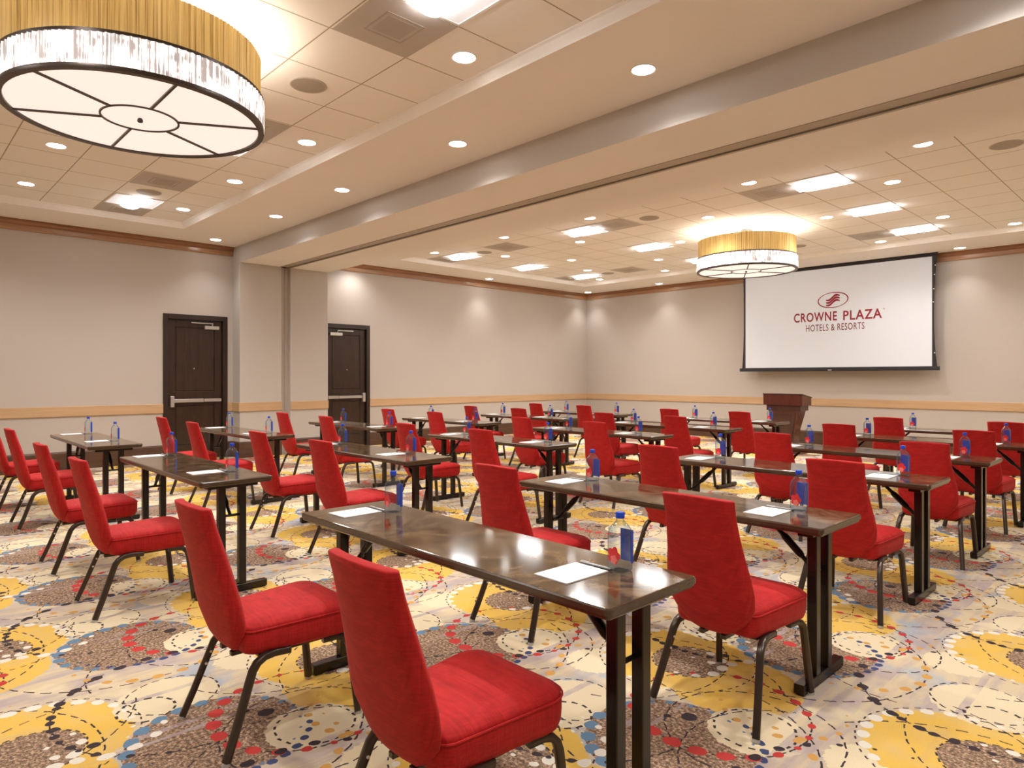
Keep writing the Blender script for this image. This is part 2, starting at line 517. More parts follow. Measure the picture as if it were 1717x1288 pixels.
# ------------------------------------------------------------------ mesh helpers
class MB:
    def __init__(s):
        s.bm = bmesh.new()

    def box(s, x0, x1, y0, y1, z0, z1, bev=0.0, M=None, seg=1):
        t = bmesh.new()
        bmesh.ops.create_cube(t, size=1.0)
        for v in t.verts:
            v.co = Vector(((x0 + x1) / 2 + v.co.x * (x1 - x0), (y0 + y1) / 2 + v.co.y * (y1 - y0), (z0 + z1) / 2 + v.co.z * (z1 - z0)))
        if bev:
            bmesh.ops.bevel(t, geom=t.edges[:], offset=bev, segments=seg, affect='EDGES', profile=0.5)
        s._add(t, M)
        return s

    def _add(s, t, M=None):
        if M is not None:
            bmesh.ops.transform(t, matrix=M, verts=t.verts)
        me = bpy.data.meshes.new('tmp')
        t.to_mesh(me)
        t.free()
        s.bm.from_mesh(me)
        bpy.data.meshes.remove(me)

    def tube(s, pts, rx, ry=None, n=10, sq=False, cap=True, up=Vector((0, 0, 1)), taper=None):
        ry = ry or rx
        pts = [Vector(p) for p in pts]
        rings = []
        for i, p in enumerate(pts):
            if i == 0:
                d = pts[1] - pts[0]
            elif i == len(pts) - 1:
                d = pts[-1] - pts[-2]
            else:
                d = (pts[i + 1] - p).normalized() + (p - pts[i - 1]).normalized()
            d.normalize()
            a = d.cross(up)
            if a.length < 1e-4:
                a = d.cross(Vector((1, 0, 0)))
            a.normalize()
            b = d.cross(a).normalized()
            k = taper[i] if taper else 1.0
            ring = []
            for j in range(n):
                t = 2 * math.pi * j / n
                c, q = math.cos(t), math.sin(t)
                if sq:
                    c = math.copysign(abs(c) ** 0.45, c)
                    q = math.copysign(abs(q) ** 0.45, q)
                ring.append(s.bm.verts.new(p + a * (rx * k * c) + b * (ry * k * q)))
            rings.append(ring)
        for i in range(len(rings) - 1):
            for j in range(n):
                s.bm.faces.new((rings[i][j], rings[i][(j + 1) % n], rings[i + 1][(j + 1) % n], rings[i + 1][j]))
        if cap:
            s.bm.faces.new(rings[0][::-1])
            s.bm.faces.new(rings[-1])
        return s

    def loft(s, rings, cap0=True, cap1=True, closed=True):
        R = [[s.bm.verts.new(Vector(p)) for p in r] for r in rings]
        m = len(R[0])
        for i in range(len(R) - 1):
            for j in range(m if closed else m - 1):
                s.bm.faces.new((R[i][j], R[i][(j + 1) % m], R[i + 1][(j + 1) % m], R[i + 1][j]))
        if cap0:
            s.bm.faces.new(R[0][::-1])
        if cap1:
            s.bm.faces.new(R[-1])
        return s

    def lathe(s, prof, n=24, cx=0, cy=0, cap0=True, cap1=True, rmod=None):
        rings = []
        for (r, z) in prof:
            ring = []
            for j in range(n):
                t = 2 * math.pi * j / n
                k = rmod(j, z) if rmod else 1.0
                ring.append((cx + r * k * math.cos(t), cy + r * k * math.sin(t), z))
            rings.append(ring)
        return s.loft(rings, cap0, cap1)

    def quad(s, *p):
        s.bm.faces.new([s.bm.verts.new(Vector(q)) for q in p])
        return s

    def build(s, name, mat, parent=None, smooth=False, ang=40, mats=None):
        bmesh.ops.recalc_face_normals(s.bm, faces=s.bm.faces)
        me = bpy.data.meshes.new(name)
        s.bm.to_mesh(me)
        s.bm.free()
        me.materials.append(MAT[mat] if isinstance(mat, str) else mat)
        if smooth:
            for p in me.polygons:
                p.use_smooth = True
            try:
                me.set_sharp_from_angle(angle=math.radians(ang))
            except Exception:
                pass
        o = bpy.data.objects.new(name, me)
        COL.objects.link(o)
        if parent:
            o.parent = parent
        return o


def empty(name, loc=(0, 0, 0), rz=0.0):
    o = bpy.data.objects.new(name, None)
    o.empty_display_size = 0.1
    COL.objects.link(o)
    o.location = loc
    o.rotation_euler = (0, 0, rz)
    return o


def tag(o, label=None, cat=None, group=None, kind=None):
    if label:
        o['label'] = label
    if cat:
        o['category'] = cat
    if group:
        o['group'] = group
    if kind:
        o['kind'] = kind
    return o


KIDS = {}


def kids(o):
    if o.name not in KIDS:
        KIDS[o.name] = [c for c in bpy.data.objects if c.parent == o and c.type != 'LIGHT']
    return KIDS[o.name]


def copy_tree(o, parent=None):
    c = o.copy()
    COL.objects.link(c)
    if parent:
        c.parent = parent
        c.matrix_parent_inverse = o.matrix_parent_inverse.copy()
    for ch in kids(o):
        copy_tree(ch, c)
    return c


def struct(mb, name, mat, parent=None, **kw):
    o = mb.build(name, mat, parent, **kw)
    if not parent:
        o['kind'] = 'structure'
    return o


# ================================================================== SETTING
TW = 0.12
struct(MB().box(WX - TW, EX + TW, NY - TW, BY + TW, -0.1, 0.0), 'floor', 'carpet')
D1, D2 = (3.50, 4.478), (6.385, 7.355)       # door openings along the left wall
DZ = 2.42
wl = MB()
for y0, y1, z0, z1 in [(NY, D1[0], 0, 4), (D1[0], D1[1], DZ, 4), (D1[1], D2[0], 0, 4), (D2[0], D2[1], DZ, 4), (D2[1], BY + TW, 0, 4)]:
    wl.box(WX - TW, WX, y0, y1, z0, z1)
struct(wl, 'wall_left', 'wall')
struct(MB().box(WX, EX + TW, BY, BY + TW, 0, 4), 'wall_back', 'wall')
struct(MB().box(EX, EX + TW, NY, BY, 0, 4), 'wall_right', 'wall')
struct(MB().box(WX, EX + TW, NY - TW, NY, 0, 4), 'wall_front', 'wall')
# pilaster halves under the beam, with the pocket of the folding partition between them
G0, G1 = 5.359, 5.530
pl = MB()
pl.box(WX, PX, BY0, G0, 0, BZ, 0.006)
pl.box(WX, PX, G1, BY1, 0, BZ, 0.006)
pl.box(WX, PX - 0.09, G0, G1, 0, BZ)
struct(pl, 'wall_pilaster', 'pil')
struct(MB().box(PX - 0.092, PX - 0.075, 5.455, 5.53, 0.0, BZ), 'trim_1', 'vent')
# beam
bm_ = MB()
bm_.box(WX, EX, BY0, G0 - 0.035, BZ, 4.0)
bm_.box(WX, EX, G1 + 0.01, BY1, BZ, 4.0)
bm_.box(WX, EX, G0 - 0.035, G1 + 0.01, BZ + 0.05, 4.0)
beam = struct(bm_, 'ceiling_beam', 'soffit')
beam.data.materials.append(MAT['pil'])
for p in beam.data.polygons:
    if abs(p.normal.y) > 0.9 and (abs(p.center.y - BY0) < 0.01 or abs(p.center.y - BY1) < 0.01):
        p.material_index = 1
tr = MB()
tr.box(PX, EX, G0 - 0.03, G1 - 0.045, BZ + 0.004, BZ + 0.03)
tr.box(PX, EX, G0 - 0.035, G0 - 0.025, BZ - 0.006, BZ + 0.03)
tr.box(PX, EX, G1 - 0.025, G1 + 0.01, BZ - 0.006, BZ + 0.03)
tr.build('partition_track', 'track', beam)
MB().box(PX, EX, G1 - 0.045, G1 - 0.028, BZ + 0.012, BZ + 0.045).build('track_slot', 'trackdark', beam)


# soffits with the coffers cut out
def soffit(x0, x1, y0, y1, cx0, cx1, cy0, cy1):
    m = MB()
    m.box(x0, x1, y0, cy0, S, S + 0.3)
    m.box(x0, x1, cy1, y1, S, S + 0.3)
    m.box(x0, cx0, cy0, cy1, S, S + 0.3)
    m.box(cx1, x1, cy0, cy1, S, S + 0.3)
    return m


NC = (-10.95, 1.15, -1.46, 3.476)
FC = (-10.95, 1.15, 7.42, 13.0)
struct(soffit(WX, EX, NY, BY0, *NC), 'ceiling', 'soffit')
struct(soffit(WX, EX, BY1, BY, *FC), 'ceiling', 'soffit')
struct(MB().box(NC[0], NC[1], NC[2], NC[3], T, T + 0.1), 'ceiling', 'tile')
struct(MB().box(FC[0], FC[1], FC[2], FC[3], T, T + 0.1), 'ceiling', 'tile')


# stepped cove moulding round each coffer
def cove(c):
    m = MB()
    x0, x1, y0, y1 = c
    prof = [(-0.004, S + 0.001), (-0.004, T + 0.004), (0.060, T + 0.004), (0.060, T - 0.008), (0.042, T - 0.018), (0.024, S + 0.032), (0.014, S + 0.014), (0.010, S + 0.001)]
    rings = []
    for (a, b, dx, dy) in [(x0, y0, 1, 1), (x1, y0, -1, 1), (x1, y1, -1, -1), (x0, y1, 1, -1), (x0, y0, 1, 1)]:
        rings.append([(a + dx * d, b + dy * d, z) for d, z in prof])
    return m.loft(rings, False, False)


struct(cove(NC), 'trim_2', 'cove')
struct(cove(FC), 'trim_3', 'cove')


# wall trims: swept profile along a wall line
def run(prof, axis, pos, a, b, sgn=1):
    m = MB()
    rings = []
    for t in (a, b):
        rings.append([((pos + sgn * d, t, z) if axis == 'x' else (t, pos + sgn * d, z)) for d, z in prof])
    return m.loft(rings)


crownA = [(0, S), (0.085, S), (0.085, S - 0.018), (0.062, S - 0.03), (0.045, S - 0.055), (0.040, S - 0.078), (0, S - 0.078)]
crownB = [(0, S - 0.078), (0.030, S - 0.078), (0.030, S - 0.132), (0.036, S - 0.138), (0.034, S - 0.152), (0, S - 0.155)]
railP = [(0, 0.960), (0.018, 0.960), (0.022, 0.955), (0.022, 0.812), (0.018, 0.806), (0, 0.806)]
baseP = [(0, 0.0), (0.018, 0.0), (0.018, 0.255), (0.012, 0.272), (0, 0.278)]
k = 4
for (axis, pos, sgn, segs) in [('x', WX, 1, [(NY, BY0), (BY1, BY)]), ('y', BY, -1, [(WX, EX)]), ('x', EX, -1, [(NY, BY0), (BY1, BY)]), ('y', NY, 1, [(WX, EX)])]:
    for (a, b) in segs:
        o = struct(run(crownA, axis, pos, a, b, sgn), 'trim_%d' % k, 'crown')
        run(crownB, axis, pos, a, b, sgn).build('crown_lower_band', 'crown2', o)
        k += 1
for (axis, pos, sgn, segs) in [('x', WX, 1, [(NY, 3.466), (4.511, BY0), (BY1, 6.343), (7.388, BY)]), ('y', BY, -1, [(WX, EX)]), ('x', EX, -1, [(NY, BY)]),
                               ('x', PX, 1, [(BY0 - 0.02, G0), (G1, BY1)]), ('y', BY0, -1, [(WX, PX)])]:
    for (a, b) in segs:
        struct(run(railP, axis, pos, a, b, sgn), 'trim_%d' % k, 'rail')
        k += 1
sides = {('x', WX): 'left', ('y', BY): 'back', ('x', EX): 'right', ('x', PX): 'pilaster', ('y', BY0): 'pilaster'}
for (axis, pos, sgn, segs) in [('x', WX, 1, [(NY, 3.466), (4.511, BY0), (BY1, 6.343), (7.388, BY)]), ('y', BY, -1, [(WX, EX)]), ('x', EX, -1, [(NY, BY)]),
                               ('x', PX, 1, [(BY0 - 0.018, G0), (G1, BY1)]), ('y', BY0, -1, [(WX, PX)])]:
    for (a, b) in segs:
        struct(run(baseP, axis, pos, a, b, sgn), 'baseboard_' + sides[(axis, pos)], 'basewood')


# doors
def door(idx, y0, y1, latch_low):
    fr = MB()
    x0, x1 = WX - 0.10, WX + 0.018
    fr.box(x0, x1, y0 - 0.034, y0 + 0.045, 0, DZ + 0.04, 0.004)
    fr.box(x0, x1, y1 - 0.045, y1 + 0.034, 0, DZ + 0.04, 0.004)
    fr.box(x0, x1, y0 + 0.045, y1 - 0.045, DZ - 0.045, DZ + 0.04, 0.004)
    root = fr.build('door_%d' % idx, 'frame')
    root['kind'] = 'structure'
    a, b = y0 + 0.048, y1 - 0.048
    top = DZ - 0.048
    lf = MB()
    xb, xf = WX - 0.085, WX - 0.040
    lf.box(xb, xf - 0.012, a, b, 0.008, top)
    st = 0.12
    for q in [(a, a + st, 0.008, top), (b - st, b, 0.008, top), (a + st, b - st, top - st, top), (a + st, b - st, 0.008, 0.25), (a + st, b - st, 0.93, 1.16)]:
        lf.box(xf - 0.013, xf, q[0], q[1], q[2], q[3], 0.003)
    leaf = lf.build('door_leaf', 'door', root)
    for z0, z1 in ((0.262, 0.918), (1.172, top - st - 0.012)):
        MB().box(xf - 0.014, xf - 0.004, a + st + 0.012, b - st - 0.012, z0, z1, 0.006).build('door_panel', 'door', root)
    # exit bar
    lo = latch_low
    yb = (a + 0.03) if lo else (b - 0.03)
    d = 1 if lo else -1
    hub = MB()
    hub.box(xf, xf + 0.075, min(yb, yb + d * 0.06), max(yb, yb + d * 0.06), 0.90, 1.085, 0.008)
    bar = hub.build('panic_bar', 'steel', root)
    ye = (b - 0.02) if lo else (a + 0.02)
    yy = sorted((yb + d * 0.06, ye))
    ym = yy[0] + (yy[1] - yy[0]) * (0.62 if lo else 0.30)
    MB().box(xf + 0.012, xf + 0.055, yy[0], ym - 0.004, 0.975, 1.035, 0.006).build('push_bar', 'steel', bar)
    MB().box(xf + 0.010, xf + 0.050, ym + 0.004, yy[1], 0.978, 1.032, 0.006).build('bar_cover', 'steel', bar)
    # closer
    h = (b - 0.30, b - 0.06) if lo else (a + 0.06, a + 0.33)
    cl = MB().box(xf, xf + 0.06, h[0], h[1], 2.225, 2.285, 0.006).build('door_closer', 'steel', root)
    s0, s1 = (h[0] + 0.13, h[0] - 0.22) if lo else (h[1] - 0.10, h[1] + 0.24)
    MB().tube([(xf + 0.03, s0, 2.285), (xf + 0.05, s0, 2.325), (xf + 0.05, s1, 2.328)], 0.011, n=8).build('closer_arm', 'steel', cl)
    MB().tube([(xf, (a + b) / 2 - 0.02 * d, 1.55), (xf + 0.006, (a + b) / 2 - 0.02 * d, 1.55)], 0.011, n=12).build('peephole', 'steel', root)
    return root


door(1, D1[0], D1[1], True)
door(2, D2[0], D2[1], False)
struct(MB().box(WX - TW - 0.02, WX - TW, 3.2, 7.8, 0, 2.8), 'wall_corridor', 'under')


# ================================================================== LIGHT FIXTURES
def lamp_light(name, typ, energy, loc, parent, **kw):
    d = bpy.data.lights.new(name, typ)
    d.energy = energy
    for a, b in kw.items():
        setattr(d, a, b)
    o = bpy.data.objects.new(name, d)
    COL.objects.link(o)
    o.location = loc
    if parent:
        o.parent = parent
    return o


def make_downlight():
    r = empty('downlight')
    m = MB()
    m.lathe([(0.083, -0.001), (0.096, -0.001), (0.098, -0.004), (0.092, -0.008), (0.083, -0.005)], 32, cap0=False, cap1=False)
    m.build('trim_ring', 'white', r, smooth=True)
    MB().lathe([(0.083, -0.0015), (0.083, -0.0045)], 32).build('lens', 'lamp', r)
    return r


DL = make_downlight()
used_dl = [False]


def downlight(x, y, z, label, group, watts=DOWN_W, size=2.5, blend=0.9):
    r = DL if not used_dl[0] else copy_tree(DL)
    used_dl[0] = True
    r.location = (x, y, z)
    tag(r, label, 'ceiling light', group)
    lamp_light('lamp_bulb', 'SPOT', watts, (0, 0, -0.02), r, spot_size=size, spot_blend=blend, shadow_soft_size=0.07, color=(1.0, 0.965, 0.935))
    return r


cn = lambda i: -3.21 - 0.6172 * i          # near coffer column centres
near_row = [(-3.83, 'nearest the camera'), (-6.31, 'right of the big chandelier'), (-8.17, 'second from the far corner'), (-10.03, 'in the far corner')]
for x, w in near_row:
    downlight(x, 3.17, T, 'round downlight in the near tiled ceiling beside the beam, ' + w, 'downlights in the near tiled ceiling')
for x, w in [(-8.17, 'below and left of the big chandelier'), (-10.03, 'far left, close to the door wall')]:
    downlight(x, 1.36, T, 'round downlight in the near tiled ceiling, ' + w, 'downlights in the near tiled ceiling')
for x, w in [(-2.92, 'nearest and highest in view'), (-5.10, 'second nearest'), (-7.33, 'third, midway along'), (-9.18, 'fourth, towards the door wall')]:
    downlight(x, 4.14, S, 'round recessed downlight in the plain soffit strip along the beam, ' + w, 'downlights in the soffit along the beam', WASH_W * 2.2)
downlight(-11.43, 4.12, S, 'round recessed downlight in the soffit tight in the corner by the pilaster', 'downlights in the soffit along the beam', WASH_W, 1.9)
ords = ['first', 'second', 'third', 'fourth', 'fifth']
far_rows = [(7.72, [-2.03, -3.90, -6.40, -8.28, -10.22], 'nearest row, beside the beam'), (8.95, [-2.68, -5.16, -7.64, -9.55], 'second row from the beam'),
            (10.22, [-3.95, -6.43, -8.95], 'third row from the beam'), (11.44, [-2.75, -7.70, -9.55], 'fourth row from the beam'),
            (12.73, [-2.10, -4.0, -8.40, -10.25], 'last row, near the screen wall')]
for y, xs, w in far_rows:
    for i, x in enumerate(sorted(xs)):
        downlight(x, y, T, 'small downlight in the far tiled ceiling, %s, %s from left' % (w, ords[i]), 'downlights in the far tiled ceiling', FAR_W, size=2.5)
for x, y, w in [(-11.60, 10.36, 'by the door wall, above its scallop of light'), (-11.60, 13.92, 'in the corner of the door and screen walls'), (-9.33, 13.88, 'above the screen wall, left of the screen'), (-3.08, 13.88, 'above the screen wall, right of the screen')]:
    downlight(x, y, S, 'downlight in the far soffit ' + w, 'downlights in the far soffit', WASH_W, 1.7, 0.8)
# unseen downlights: one hidden by the beam, the rest added for their light
for x, y, z, w in [(-11.60, 6.95, S, 'behind the beam, lighting the wall over the second door'), (-1.35, 3.17, T, 'over the near right corner'), (-0.72, 4.14, S, 'at the right end of the beam'), (-0.80, 13.88, S, 'over the right end of the screen wall'),
                   (-3.83, 0.12, T, 'over the front row of chairs'), (-1.35, 0.12, T, 'above the camera side'), (0.5, 1.36, T, 'above the right wall side'), (-6.31, 0.12, T, 'beyond the big chandelier'), (0.4, 8.95, T, 'beyond the right edge, far room'), (0.4, 11.44, T, 'beyond the right edge, by the screen wall'),
                   (-11.3, 0.2, S, 'over the left wall near the camera')]:
    downlight(x, y, z, 'unseen round recessed downlight ' + w, 'downlights beyond the frame', WASH_W * 1.2 if z == S and y != 4.14 else DOWN_W)


def make_troffer():
    r = empty('troffer_light')
    h = TG / 2 - 0.006
    fr = MB()
    for q in [(-h, h, -h, -h + 0.02), (-h, h, h - 0.02, h), (-h, -h + 0.02, -h + 0.02, h - 0.02), (h - 0.02, h, -h + 0.02, h - 0.02)]:
        fr.box(q[0], q[1], q[2], q[3], -0.006, 0.0)
    fr.build('troffer_frame', 'white', r)
    # sloped perforated wings and the curved lamp basket, running across the room
    wg = MB()
    for sg in (-1, 1):
        wg.loft([[(x, sg * (h - 0.02), -0.001), (x, sg * 0.115, -0.007), (x, sg * 0.115, -0.002)] for x in (-h + 0.02, h - 0.02)])
    wg.build('reflector_wing', 'basket', r)
    bk = MB()
    rings = []
    for x in (-h + 0.035, h - 0.035):
        rings.append([(x, 0.115 * math.cos(math.pi * j / 12), -0.008 - 0.045 * math.sin(math.pi * j / 12)) for j in range(13)])
    bk.loft(rings)
    bk.build('lamp_basket', 'trof', r, smooth=True, ang=60)
    return r


TF = make_troffer()
used_tf = [False]


def troffer(x, y, label, group):
    r = TF if not used_tf[0] else copy_tree(TF)
    used_tf[0] = True
    r.location = (x, y, T)
    tag(r, label, 'ceiling light', group)
    return r


troffer(-3.21, 2.56, 'bright square troffer cut off by the top edge of the photo', 'troffers in the near ceiling')
troffer(-6.93, 2.56, 'square troffer mostly hidden behind the near big chandelier', 'troffers in the near ceiling')
troffer(-10.03, 2.56, 'square troffer between grey vents by the far left corner of the near ceiling', 'troffers in the near ceiling')
for x, w in [(-3.30, 'right column'), (-7.03, 'middle column'), (-10.14, 'left column')]:
    for y, v in [(8.36, 'nearest the beam'), (10.22, 'middle of three'), (12.08, 'nearest the screen wall')]:
        troffer(x, y, 'bright square fluorescent troffer in the far ceiling, %s, %s' % (w, v), 'troffers in the far ceiling')
for x, y, w in [(0.44, 8.36, 'nearest the beam'), (0.44, 12.08, 'by the screen wall'), (0.5, 2.56, 'beside the camera'), (-5.0, -1.0, 'behind the camera')]:  # unseen troffers added to give more light
    troffer(x, y, 'added square troffer beyond the frame, ' + w, 'added troffers beyond the frame')


def make_vent():
    h = TG / 2 - 0.006
    r = MB().box(-h, h, -h, h, -0.004, 0.0).build('air_vent', 'vent')
    for k_, a in enumerate((0.15,)):
        m = MB()
        t_ = 0.012
        for q in [(-a, a, -a, -a + t_), (-a, a, a - t_, a), (-a, -a + t_, -a + t_, a - t_), (a - t_, a, -a + t_, a - t_)]:
            m.box(q[0], q[1], q[2], q[3], -0.0062, -0.004)
        m.build('vent_vane', 'vent2', r)
    MB().box(-0.11, 0.11, -0.11, 0.11, -0.0055, -0.004).build('vent_core', 'vent2', r)
    return r


V0 = make_vent()
first = True
for x, y, w in [(-3.83, 2.56, 'in the near ceiling at the top edge of the photo'), (-6.31, 2.56, 'in the near ceiling, right beside the big chandelier'), (-8.79, 2.56, 'in the near ceiling below the big chandelier'), (-10.63, 2.56, 'at the far edge of the near ceiling'),
                (-3.92, 8.36, 'beside the nearest right troffer'), (-3.92, 12.08, 'left of the farthest right troffer'), (-6.41, 8.36, 'beside the nearest middle troffer'), (-8.88, 8.36, 'between two left downlights near the beam'),
                (-10.64, 8.36, 'left of the nearest left troffer'), (-8.90, 12.08, 'right of the farthest left speaker'), (-10.64, 12.08, 'left of the farthest left troffer')]:
    v = V0 if first else copy_tree(V0)
    first = False
    v.location = (x, y, T)
    if x == -10.64:
        v.location.x, v.scale.x = -10.69, 0.72
    tag(v, 'flat grey square air vent ' + ('' if 'near ceiling' in w else 'in the far ceiling, ') + w, 'air vent', 'ceiling air vents')


def make_speaker():
    r = MB().lathe([(0.145, 0.0), (0.147, -0.004), (0.140, -0.008), (0.134, -0.006)], 32, cap1=False).build('ceiling_speaker', 'vent', smooth=True)
    MB().lathe([(0.134, -0.003), (0.134, -0.006), (0.07, -0.009), (0.0005, -0.010)], 32).build('speaker_grille', 'speaker', r, smooth=True)
    return r


V0 = make_speaker()
first = True
for x, y, w in [(-5.07, 2.56, 'in the near ceiling right of the big chandelier'), (-9.41, 2.56, 'in the near ceiling between a vent and the far troffer'), (-1.45, 8.36, 'in the far ceiling at the right edge of the photo'), (-5.79, 8.36, 'in the far ceiling left of the far chandelier'),
                (-9.55, 8.40, 'in the far ceiling beside the nearest left troffer'), (-9.52, 12.12, 'in the far ceiling beside the last left troffer'), (-5.17, 12.08, 'in the far ceiling right behind the far chandelier')]:
    v = V0 if first else copy_tree(V0)
    first = False
    v.location = (x, y, T)
    tag(v, 'round grey ceiling speaker ' + w, 'speaker', 'ceiling speakers')


# chandeliers
def make_chandelier():
    r = empty('drum_chandelier')
    R = 0.765
    # amber pleated drum
    m = MB()
    N = 320
    rm = lambda j, z: 1.0 + 0.0045 * math.sin(j * math.pi) + (0.005 if j % 2 else -0.005) + 0.002 * math.sin(j * 0.37)
    m.lathe([(R - 0.02, 0.225), (R - 0.022, 0.30), (R - 0.022, 0.42), (R - 0.02, 0.50), (R - 0.03, 0.50), (R - 0.032, 0.36), (R - 0.03, 0.225)], N, cap0=False, cap1=False, rmod=rm)
    m.build('pleated_shade', 'amber', r)
    # crystal band of rods
    m = MB()
    rm2 = lambda j, z: 1.0 + (0.008 if j % 3 == 0 else -0.006)
    m.lathe([(R, 0.025), (R, 0.205), (R - 0.02, 0.205), (R - 0.02, 0.025)], 360, cap0=False, cap1=False, rmod=rm2)
    m.build('crystal_band', 'crystal', r)
    MB().lathe([(R - 0.03, 0.205), (R + 0.004, 0.205), (R + 0.004, 0.222), (R - 0.03, 0.222), (R - 0.03, 0.205)], 96, cap0=False, cap1=False).build('upper_ring', 'ringmetal', r, smooth=True)
    lr = MB().lathe([(R - 0.035, 0.0), (R + 0.004, 0.0), (R + 0.006, 0.012), (R + 0.004, 0.026), (R - 0.035, 0.026), (R - 0.035, 0.0)], 96, cap0=False, cap1=False).build('lower_ring', 'ringmetal', r, smooth=True)
    df = MB().lathe([(R - 0.036, 0.012), (R - 0.036, 0.018)], 96).build('diffuser', 'diffuser', r)
    m = MB()
    m.lathe([(0.222, 0.004), (0.234, 0.004), (0.234, 0.013), (0.222, 0.013), (0.222, 0.004)], 64, cap0=False, cap1=False)
    for i in range(6):
        a = math.radians(60 * i)
        m.box(0.232, R - 0.033, -0.008, 0.008, 0.001, 0.0115, M=Matrix.Rotation(a, 4, 'Z'))
    m.build('spoke_frame', 'ringmetal', df)
    MB().lathe([(0.004, -0.016), (0.016, -0.012), (0.018, 0.0), (0.012, 0.012)], 16).build('finial', 'ringmetal', r, smooth=True)
    m = MB()
    for i in range(3):
        a = math.radians(120 * i + 30)
        m.tube([(0.5 * math.cos(a), 0.5 * math.sin(a), 0.02), (0.06 * math.cos(a), 0.06 * math.sin(a), 0.60)], 0.006, n=8)
    m.tube([(0, 0, 0.58), (0, 0, 0.655)], 0.02, n=12)
    m.build('stem', 'ringmetal', r)
    MB().lathe([(0.10, 0.650), (0.10, 0.658), (0.085, 0.671)], 32).build('canopy', 'ringmetal', r)
    return r


CH = make_chandelier()
for i, (x, y, z, lab) in enumerate([(-4.90, 1.281, 3.10, 'huge drum chandelier close overhead, amber pleated shade over lit crystal band'), (-5.19, 10.18, 3.10, 'smaller looking drum chandelier far off, left of the screen, amber shade')]):
    c = CH if i == 0 else copy_tree(CH)
    c.location = (x, y, z)
    tag(c, lab, 'chandelier', 'drum chandeliers')
    lamp_light('lamp_bulb', 'AREA', CHAN_UP_W, (0, 0, 0.35), c, shape='DISK', size=1.0, color=(1.0, 0.90, 0.74)).rotation_euler = (math.pi, 0, 0)


# ================================================================== SCREEN WALL
def make_screen():
    Y = 14.03
    r = empty('projection_screen', (-5.35, Y, 0))
    ox = 5.35

    def edge(side, z):       # border outer x, bowed inward between top and bottom like a tensioned screen
        t = (z - 1.60) / (3.64 - 1.60)
        bow = 4 * t * (1 - t)
        if side < 0:
            return -7.235 + 0.015 * t + 0.02 * bow - 0.045 * max(0, (0.25 - t)) * 4 * max(0, 0.25 - t)
        return -3.475 - 0.020 * t * 0 - 0.045 * bow + 0.04 * max(0, (0.25 - t)) * 4 * max(0, 0.25 - t) + 0.01 * t
    zs = [1.60 + (3.645 - 1.60) * i / 20 for i in range(21)]
    m = MB()
    m.loft([[(edge(-1, z) + ox, 0.0, z), (edge(1, z) + ox, 0.0, z), (edge(1, z) + ox, 0.006, z), (edge(-1, z) + ox, 0.006, z)] for z in zs])
    m.build('screen_border', 'screenblk', r)
    m = MB()
    m.box(-7.165 + ox, -3.545 + ox, -0.004, -0.0005, 1.605, 3.615)
    m.build('screen_surface', 'screen', r)
    MB().box(-7.235 + ox, -3.455 + ox, -0.004, 0.02, 3.615, S + 0.0).build('top_drop', 'screenblk', r)
    b = MB()
    b.box(-7.30 + ox, -3.425 + ox, -0.02, 0.03, 1.528, 1.600, 0.008)
    bb = b.build('weight_bar', 'screenblk', r)
    MB().box(-0.035, 0.035, -0.028, -0.018, 1.535, 1.56, 0.003).build('pull_tab', 'steel', bb)
    for z in (3.45, 3.28, 3.02, 2.78, 1.85):
        MB().lathe([(0.012, -0.006), (0.012, 0.0)], 12).build('tension_clip', 'white', r).location = (edge(1, z) + ox - 0.012, -0.003, z)
    for o in bpy.data.objects:
        if o.parent == r and o.name.startswith('tension_clip'):
            o.rotation_euler = (math.pi / 2, 0, 0)
    return r, ox, Y


scr, SOX, SY = make_screen()
tag(scr, 'large white projection screen with black border and red hotel logo', 'screen')


def text_mesh(body, name, mat, x0, x1, z0, z1, parent, bold=0.0):
    cu = bpy.data.curves.new(name, 'FONT')
    cu.body = body
    cu.size = 1.0
    cu.offset = bold
    cu.extrude = 0.002
    cu.resolution_u = 4
    cu.space_character = 1.12
    to = bpy.data.objects.new(name + '_src', cu)
    COL.objects.link(to)
    dg = bpy.context.evaluated_depsgraph_get()
    dg.update()
    me = bpy.data.meshes.new_from_object(to.evaluated_get(dg))
    bpy.data.objects.remove(to)
    xs = [v.co.x for v in me.vertices]
    ys = [v.co.y for v in me.vertices]
    a, b, c, d = min(xs), max(xs), min(ys), max(ys)
    for v in me.vertices:
        x = x0 + (v.co.x - a) / (b - a) * (x1 - x0)
        z = z0 + (v.co.y - c) / (d - c) * (z1 - z0)
        v.co = Vector((x, -0.0052 - v.co.z * 0.3, z))
    me.materials.clear()
    me.materials.append(MAT[mat])
    o = bpy.data.objects.new(name, me)
    COL.objects.link(o)
    o.parent = parent
    return o


text_mesh('CROWNE', 'logo_lettering', 'logo', -6.085 + SOX, -5.215 + SOX, 2.545, 2.735, scr, 0.018)
text_mesh('PLAZA', 'logo_lettering', 'logo', -5.095 + SOX, -4.385 + SOX, 2.54, 2.73, scr, 0.018)
text_mesh('HOTELS & RESORTS', 'logo_lettering', 'logo2', -5.83 + SOX, -4.70 + SOX, 2.345, 2.485, scr, 0.008)
text_mesh('®', 'logo_lettering', 'logo2', -4.365 + SOX, -4.335 + SOX, 2.70, 2.735, scr)
